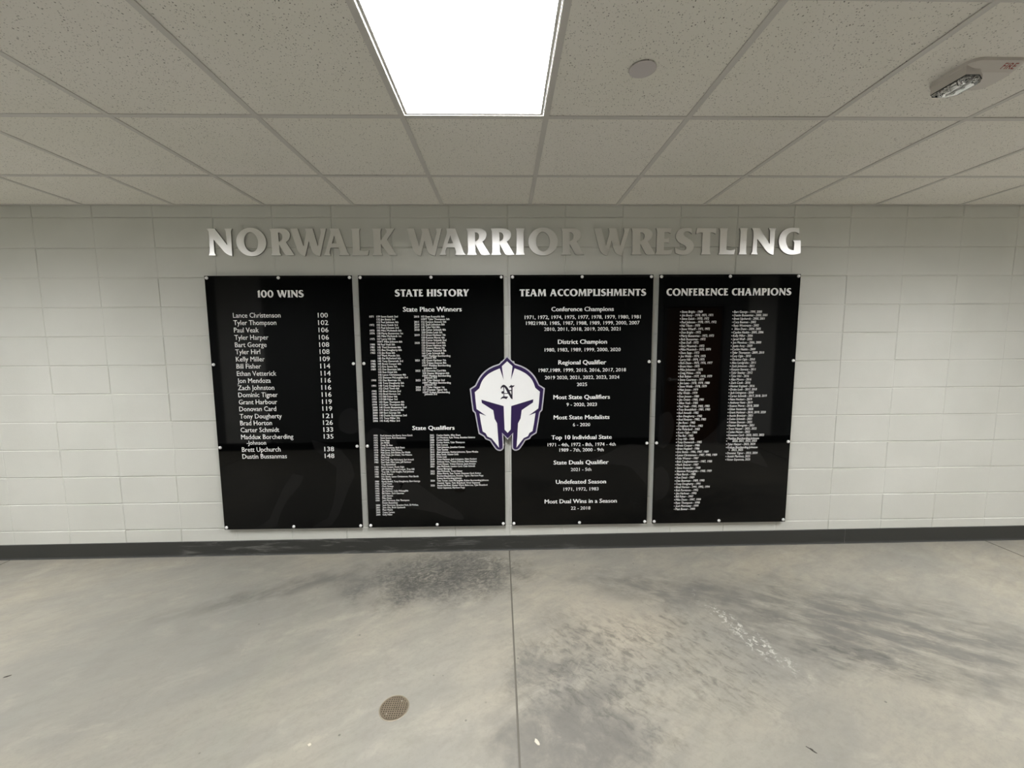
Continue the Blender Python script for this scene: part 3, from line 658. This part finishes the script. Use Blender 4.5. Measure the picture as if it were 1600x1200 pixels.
CB = """Bart George - 1999, 2000;Dustin Bussanmas - 2000, 2001;Brett Upchurch - 2000, 2001;Cory Bauman - 2002;Ryan Westmann - 2002;~Allen Dunn - 2004, 2005;Cayden Haskin - 2005, 2006;Kelly Miller - 2006;Jared Wulf - 2006;Jon Mendoza - 2006, 2008;Justin Avey - 2009;Corbin Haskin - 2009;Tyler Thompson - 2009, 2010;Cory Ogle - 2010;Christian Ogle - 2010;Alex Landgrebe - 2011;Zach Johnston - 2011;Kenyon Stevens - 2011;Tyler Stanley - 2012;Tyler Hirl - 2016;Alan Moore - 2016;Zach Cook - 2016;Hunter England - 2016;Drake Leek - 2017, 2018;Jack Livingston - 2018;Carter Schmidt - 2017, 2018, 2019;Nate Heckart - 2019;Anthony Hunt - 2019;Keaton Moret - 2018, 2020;Ethan Vetterick - 2020;Grant Harbour - 2018, 2019, 2020;Austin Brenizer - 2021;Caden Schmidt - 2021;Tristan Duncan - 2021;Hunter Blomgren - 2021;Trent Harper - 2021, 2022;Caden Nunez - 2022;Donovan Card - 2020, 2022, 2023;Maddux Borcherding-Johnson;*2020, 2021, 2022, 2023;Tyler Harper - 2023, 2024;Kolton Borcherding-Johnson;+2023, 2025;Dominic Tigner - 2023, 2024;Assiah Martinez, 2025;Victor Espenoza, 2025"""
def bullets(src, x, drift, z0, z1, cap, xs, r, cx):
    rows = src.split(';'); st = [0.0]
    for q in rows[1:]: st.append(st[-1] + (0.78 if q[0] in '*+' else 1.0))
    T = Text()
    for q, s_ in zip(rows, st):
        z = z0 + (z1-z0)*s_/st[-1]; xx = x + drift*s_/st[-1]
        ind = {'~': 0.006, '*': 0.033, '+': 0.030}.get(q[0], 0.0); q = q.lstrip('~*+')
        bx_ = xx + (0.022 if ind == 0.030 else 0.0)
        me = curve_mesh([ellipse(bx_+0.0035, z+cap*0.45, 0.0034, 0.0034, 8)], 0); T.bm.from_mesh(me); bpy.data.meshes.remove(me)
        T.line(q, xx+0.0115+ind, z, cap, xs, bold=0.014, shear=0.16)
    T.build('name_list', r, cx, PZ0)
bullets(CA, 1.2554, 0.004, 1.763, 0.3038, 0.0165, 0.80, r, cx)
bullets(CB, 1.6326, -0.0007, 1.7613, 0.6801, 0.0165, 0.80, r, cx)

# ------------------------------------------------------------------ helmet emblem over the gap between boards two and three
def ec(x, y): return ((x-465)*0.000666, 0.687 - (y-82)*0.00068)
def sym(half, bottom_mid=None):
    L = [(*ec(*p[:2]), *p[2:]) for p in half]
    Rr = [(-q[0], *q[1:]) for q in L[::-1] if abs(q[0]) > 0.002]
    return L + Rr
outer = [(465,82),(418,128),(378,165),(312,187),(252,219,1),(197,265,1),(157,318,1),(122,387),(62,425),(75,550),(88,660),(112,685),(130,790),(150,905),(205,938),(222,965),(272,985),(300,1030),(330,1072),(352,1088,1),(385,1094,1),(410,1080,1),(421,1050,1),(418,918),(465,972)]
inner = [(465,97),(422,140),(382,178),(316,200),(258,232,1),(207,277,1),(168,328,1),(132,396),(77,432),(89,548),(101,651),(124,676),(142,785),(162,894),(214,926),(232,954),(280,973),(310,1020),(338,1060),(358,1075,1),(384,1079,1),(400,1068,1),(408,1044,1),(404,895),(465,955)]
white = [(465,138),(408,190),(426,332),(386,212),(322,238),(264,270,1),(216,314,1),(186,362,1),(165,420),(116,460),(124,560),(132,638),(238,714),(163,686),(178,790),(195,880),(228,900),(245,935),(290,955),(330,1005),(370,1058),(360,930),(352,795),(325,745),(312,655),(190,575),(186,540),(424,610),(432,862),(465,898)]
EX, EZ = 0.0195, 0.780
e = thing('helmet_emblem', 'white and purple helmet emblem with a blackletter N, between the two middle boards', 'emblem', (EX, -0.045, EZ))
plate('silver_backing', [smooth_loop(sym(outer), 4)], 0.010, M_silver, e, (0, -0.004, 0), 0.0006)
plate('purple_layer', [smooth_loop(sym(inner), 4)], 0.0030, M_purple, e, (0, -0.0104, 0), 0.0003)
plate('white_face', [smooth_loop(sym(white), 4)], 0.0030, M_white, e, (0, -0.0133, 0), 0.0003)
def nb(x, y): return ec(343 + x*0.1887, 343 + y*0.1887)
NB = [[(258,425),(290,330),(350,250),(430,212),(520,240),(600,310),(680,410),(760,560),(860,765),(940,790),(940,1025),(890,1020),(820,950),(740,800),(640,640),(560,470),(480,350),(400,345),(340,370),(310,435)],
      [(412,340),(468,340),(468,870),(425,870),(425,500)], [(300,640),(340,580),(430,575),(440,700),(345,730)],
      [(250,1010),(330,905),(430,855),(520,868),(692,885),(590,1022),(540,1005),(440,972),(350,982),(290,1020)],
      [(455,682),(690,682),(690,722),(455,722)], [(720,512),(890,512),(890,572),(740,572)], [(872,350),(940,350),(940,900),(872,900)],
      [(722,360),(868,222),(925,268),(1068,252),(1010,325),(940,365),(860,380)]]
bm = bmesh.new()
for q in NB:
    me = curve_mesh([[nb(*p) for p in q]], 0.0008); me.transform(WALLROT); bm.from_mesh(me); bpy.data.meshes.remove(me)
bm.transform(Matrix.Translation((0, -0.0151, 0)))
mesh_obj('blackletter_initial', bm, M_navy, e)
bm = bmesh.new()
for sx_, z in ((-0.16, 0.5), (0.16, 0.5), (-0.16, 0.2), (0.16, 0.2)):
    lathe(bm, [(0.008, -0.0150), (0.008, 0.0008)], Matrix.Translation((sx_, 0, z)) @ Matrix.Rotation(math.pi/2, 4, 'X'), 12)
mesh_obj('mounting_spacer', bm, M_cap, e)

# ------------------------------------------------------------------ ceiling horn strobe
st = thing('fire_alarm_strobe', 'white ceiling fire alarm strobe with clear lens and red FIRE lettering', 'fire alarm', (1.690, -1.395, H+0.0024))
def loft(bm, rings):
    vs = [[bm.verts.new(p) for p in rg] for rg in rings]
    for a, b in zip(vs, vs[1:]):
        for k in range(len(a)):
            bm.faces.new((a[k], b[k], b[(k+1) % len(a)], a[(k+1) % len(a)]))
    bm.faces.new(vs[-1]); bm.faces.new(vs[0][::-1])
    bmesh.ops.recalc_face_normals(bm, faces=bm.faces[:])
def rr(cx_, cy_, hx, hy, z, rad, n=6):
    out = []
    for qx, qy, a0 in ((1, 1, 0), (-1, 1, 90), (-1, -1, 180), (1, -1, 270)):
        for k in range(n+1):
            a = math.radians(a0 + 90*k/n)
            out.append((cx_+qx*(hx-rad)+rad*math.cos(a), cy_+qy*(hy-rad)+rad*math.sin(a), z))
    return out
HOUSE = [(-.086, -.060), (-.036, -.060), (-.004, -.040), (-.004, .038), (-.036, .058), (-.086, .058)]
def hring(z, k, dx=0.0):
    cx_, cy_ = -.046, -.001
    return [(cx_+(x-cx_)*k+dx, cy_+(y-cy_)*k, z) for x, y in HOUSE]
bm = bmesh.new()
loft(bm, [rr(0.012, 0, 0.100, 0.082, 0.0, 0.035), rr(0.012, 0, 0.100, 0.082, -0.010, 0.035), rr(0.012, 0, 0.086, 0.050, -0.029, 0.03)])
bp = mesh_obj('base_plate', bm, M_strobe, st)
bm = bmesh.new()
loft(bm, [hring(-0.008, 1.0), hring(-0.0405, 1.0), hring(-0.042, 0.98)])
hs = mesh_obj('strobe_housing', bm, M_strobe, st)
bm = bmesh.new(); loft(bm, [hring(-0.0422, 1.0), hring(-0.0438, 1.0)])
mesh_obj('black_gasket', bm, M_dark, hs)
bm = bmesh.new()
loft(bm, [hring(-0.0440, 0.97), hring(-0.0530, 0.93), hring(-0.0600, 0.72)])
mesh_obj('clear_lens', bm, M_lens, hs)
bm = bmesh.new()
loft(bm, [hring(-0.0444, 0.90), hring(-0.0452, 0.86), hring(-0.0462, 0.5)])
for k in range(6):
    lathe(bm, [(0.0, -0.0555), (0.005, -0.0535), (0.0075, -0.0465), (0, -0.0465)], Matrix.Translation((-0.050 + 0.014*(-1)**k, -0.042+0.0165*k, 0)) @ Matrix.Rotation(0.15*(-1)**k, 4, 'X') @ Matrix.Translation((0, -0.007*(-1)**k, 0)), 6)
mesh_obj('reflector', bm, M_chrome, hs)
bm = bmesh.new()
lathe(bm, [(0.0, -0.040), (0.0035, -0.038), (0.0035, 0.038), (0.0, 0.040)], Matrix.Translation((-0.046, 0, -0.0525)) @ Matrix.Rotation(math.pi/2, 4, 'X'), 12)
mesh_obj('flash_tube', bm, M_white, hs)
fm = font_mesh('FIRE', 0.005, 0.12)
k = 0.0185/CAPM
# lettering lies on the sloped side of the base, upright towards the ceiling edge
up = Vector((0, -0.032, 0.019)).normalized(); nn = Vector((1, 0, 0)).cross(up)
Mt = Matrix(((1, up.x, nn.x, 0.030), (0, up.y, nn.y, -0.050+up.y*0.011), (0, up.z, nn.z, -0.029+up.z*0.011), (0, 0, 0, 1)))
fm.transform(Mt @ Matrix.Translation((0, 0, 0.0004)) @ Matrix.Diagonal((k*1.0, k, 1, 1)))
fm.materials.clear(); fm.materials.append(M_red); fm.name = 'fire_lettering'
link(bpy.data.objects.new('fire_lettering', fm), bp)['label'] = 'red FIRE lettering'

# ------------------------------------------------------------------ floor drain
dx_, dy_ = -0.486, -1.322
dr = thing('floor_drain', 'round bronze floor drain strainer set in the concrete', 'drain', (dx_, dy_, fz(dx_)), 0.0)
bm = bmesh.new(); lathe(bm, [(0.0590, 0.0004), (0.0594, 0.0018), (0.0625, 0.0018), (0.0640, 0.0003)], Matrix(), 48); mesh_obj('rim', bm, M_bronze2, dr)
bm = bmesh.new()
Rg, pitch_, hole = 0.0575, 0.0098, 0.0052
n_ = 6
pts_ = set()
for i in range(-n_, n_+1):
    c0 = i*pitch_
    for s_ in (0, 1):                      # bars in x, then in y
        a0, a1 = c0+hole/2-0.0, c0+pitch_-hole/2
        m_ = max(abs(a0), abs(a1))
        if m_ >= Rg: continue
        h_ = math.sqrt(Rg*Rg-m_*m_)
        if s_ == 0: box(bm, a0, a1, -h_, h_, 0.0004, 0.0024)
        else: box(bm, -h_, h_, a0, a1, 0.0004, 0.00236)
lathe(bm, [(0.0545, 0.0004), (0.0545, 0.0024), (0.0582, 0.0024), (0.0582, 0.0004)], Matrix(), 48)
for fc in bm.faces: fc.smooth = False
grate = mesh_obj('strainer_grate', bm, M_bronze, dr)
bm = bmesh.new(); lathe(bm, [(0.0585, 0.0003), (0, 0.0003)], Matrix(), 40); mesh_obj('drain_pit', bm, M_pit, dr)
for a in (0.9, 0.9+math.pi):
    bm = bmesh.new(); lathe(bm, [(0.0048, 0.0024), (0.0045, 0.0031), (0, 0.0033)], Matrix.Translation((0.040*math.cos(a), 0.040*math.sin(a), 0)), 12)
    mesh_obj('screw', bm, M_bronze2, grate)

# ------------------------------------------------------------------ specks lying on the slab
M_chipd = mat('dark_scrap', (0.045, 0.04, 0.03), 0.8)
M_chipl = mat('pale_paint_flake', (0.55, 0.51, 0.42), 0.7)
def chip(name, label, cat, x, y, l, w_, a, m):
    bm = bmesh.new(); n = 9; top = []; bot = []
    for k in range(n):
        t_ = 2*math.pi*k/n; j = random.uniform(0.45, 1.15)
        px, py = l/2*math.cos(t_)*j, w_/2*math.sin(t_)*j
        bot.append(bm.verts.new((px, py, 0.0001))); top.append(bm.verts.new((px*0.9, py*0.9, 0.0012+random.uniform(0, 0.0012))))
    for k in range(n): bm.faces.new((bot[k], bot[(k+1) % n], top[(k+1) % n], top[k]))
    bm.faces.new(top); bm.faces.new(bot[::-1])
    o = mesh_obj(name, bm, m); o.location = (x, y, fz(x)); o.rotation_euler = (0, 0, a)
    return tag(o, label, cat)
chip('dirt_scrap', 'small dark scrap on the floor at the far left', 'debris', -2.385, -1.10, 0.030, 0.009, 0.6, M_chipd)
chip('leaf_scrap', 'thin dark leaf scrap on the floor below the rightmost board', 'debris', 1.16, -1.55, 0.036, 0.010, -0.9, M_chipd)
chip('paint_flake', 'pale flake on the concrete just right of the floor joint, near the camera', 'debris', 0.115, -1.49, 0.030, 0.016, -1.0, M_chipl)
chip('paint_chip', 'small white paint chip on the floor below the left of the drain', 'debris', -0.775, -1.475, 0.018, 0.014, 0.3, M_chipl)
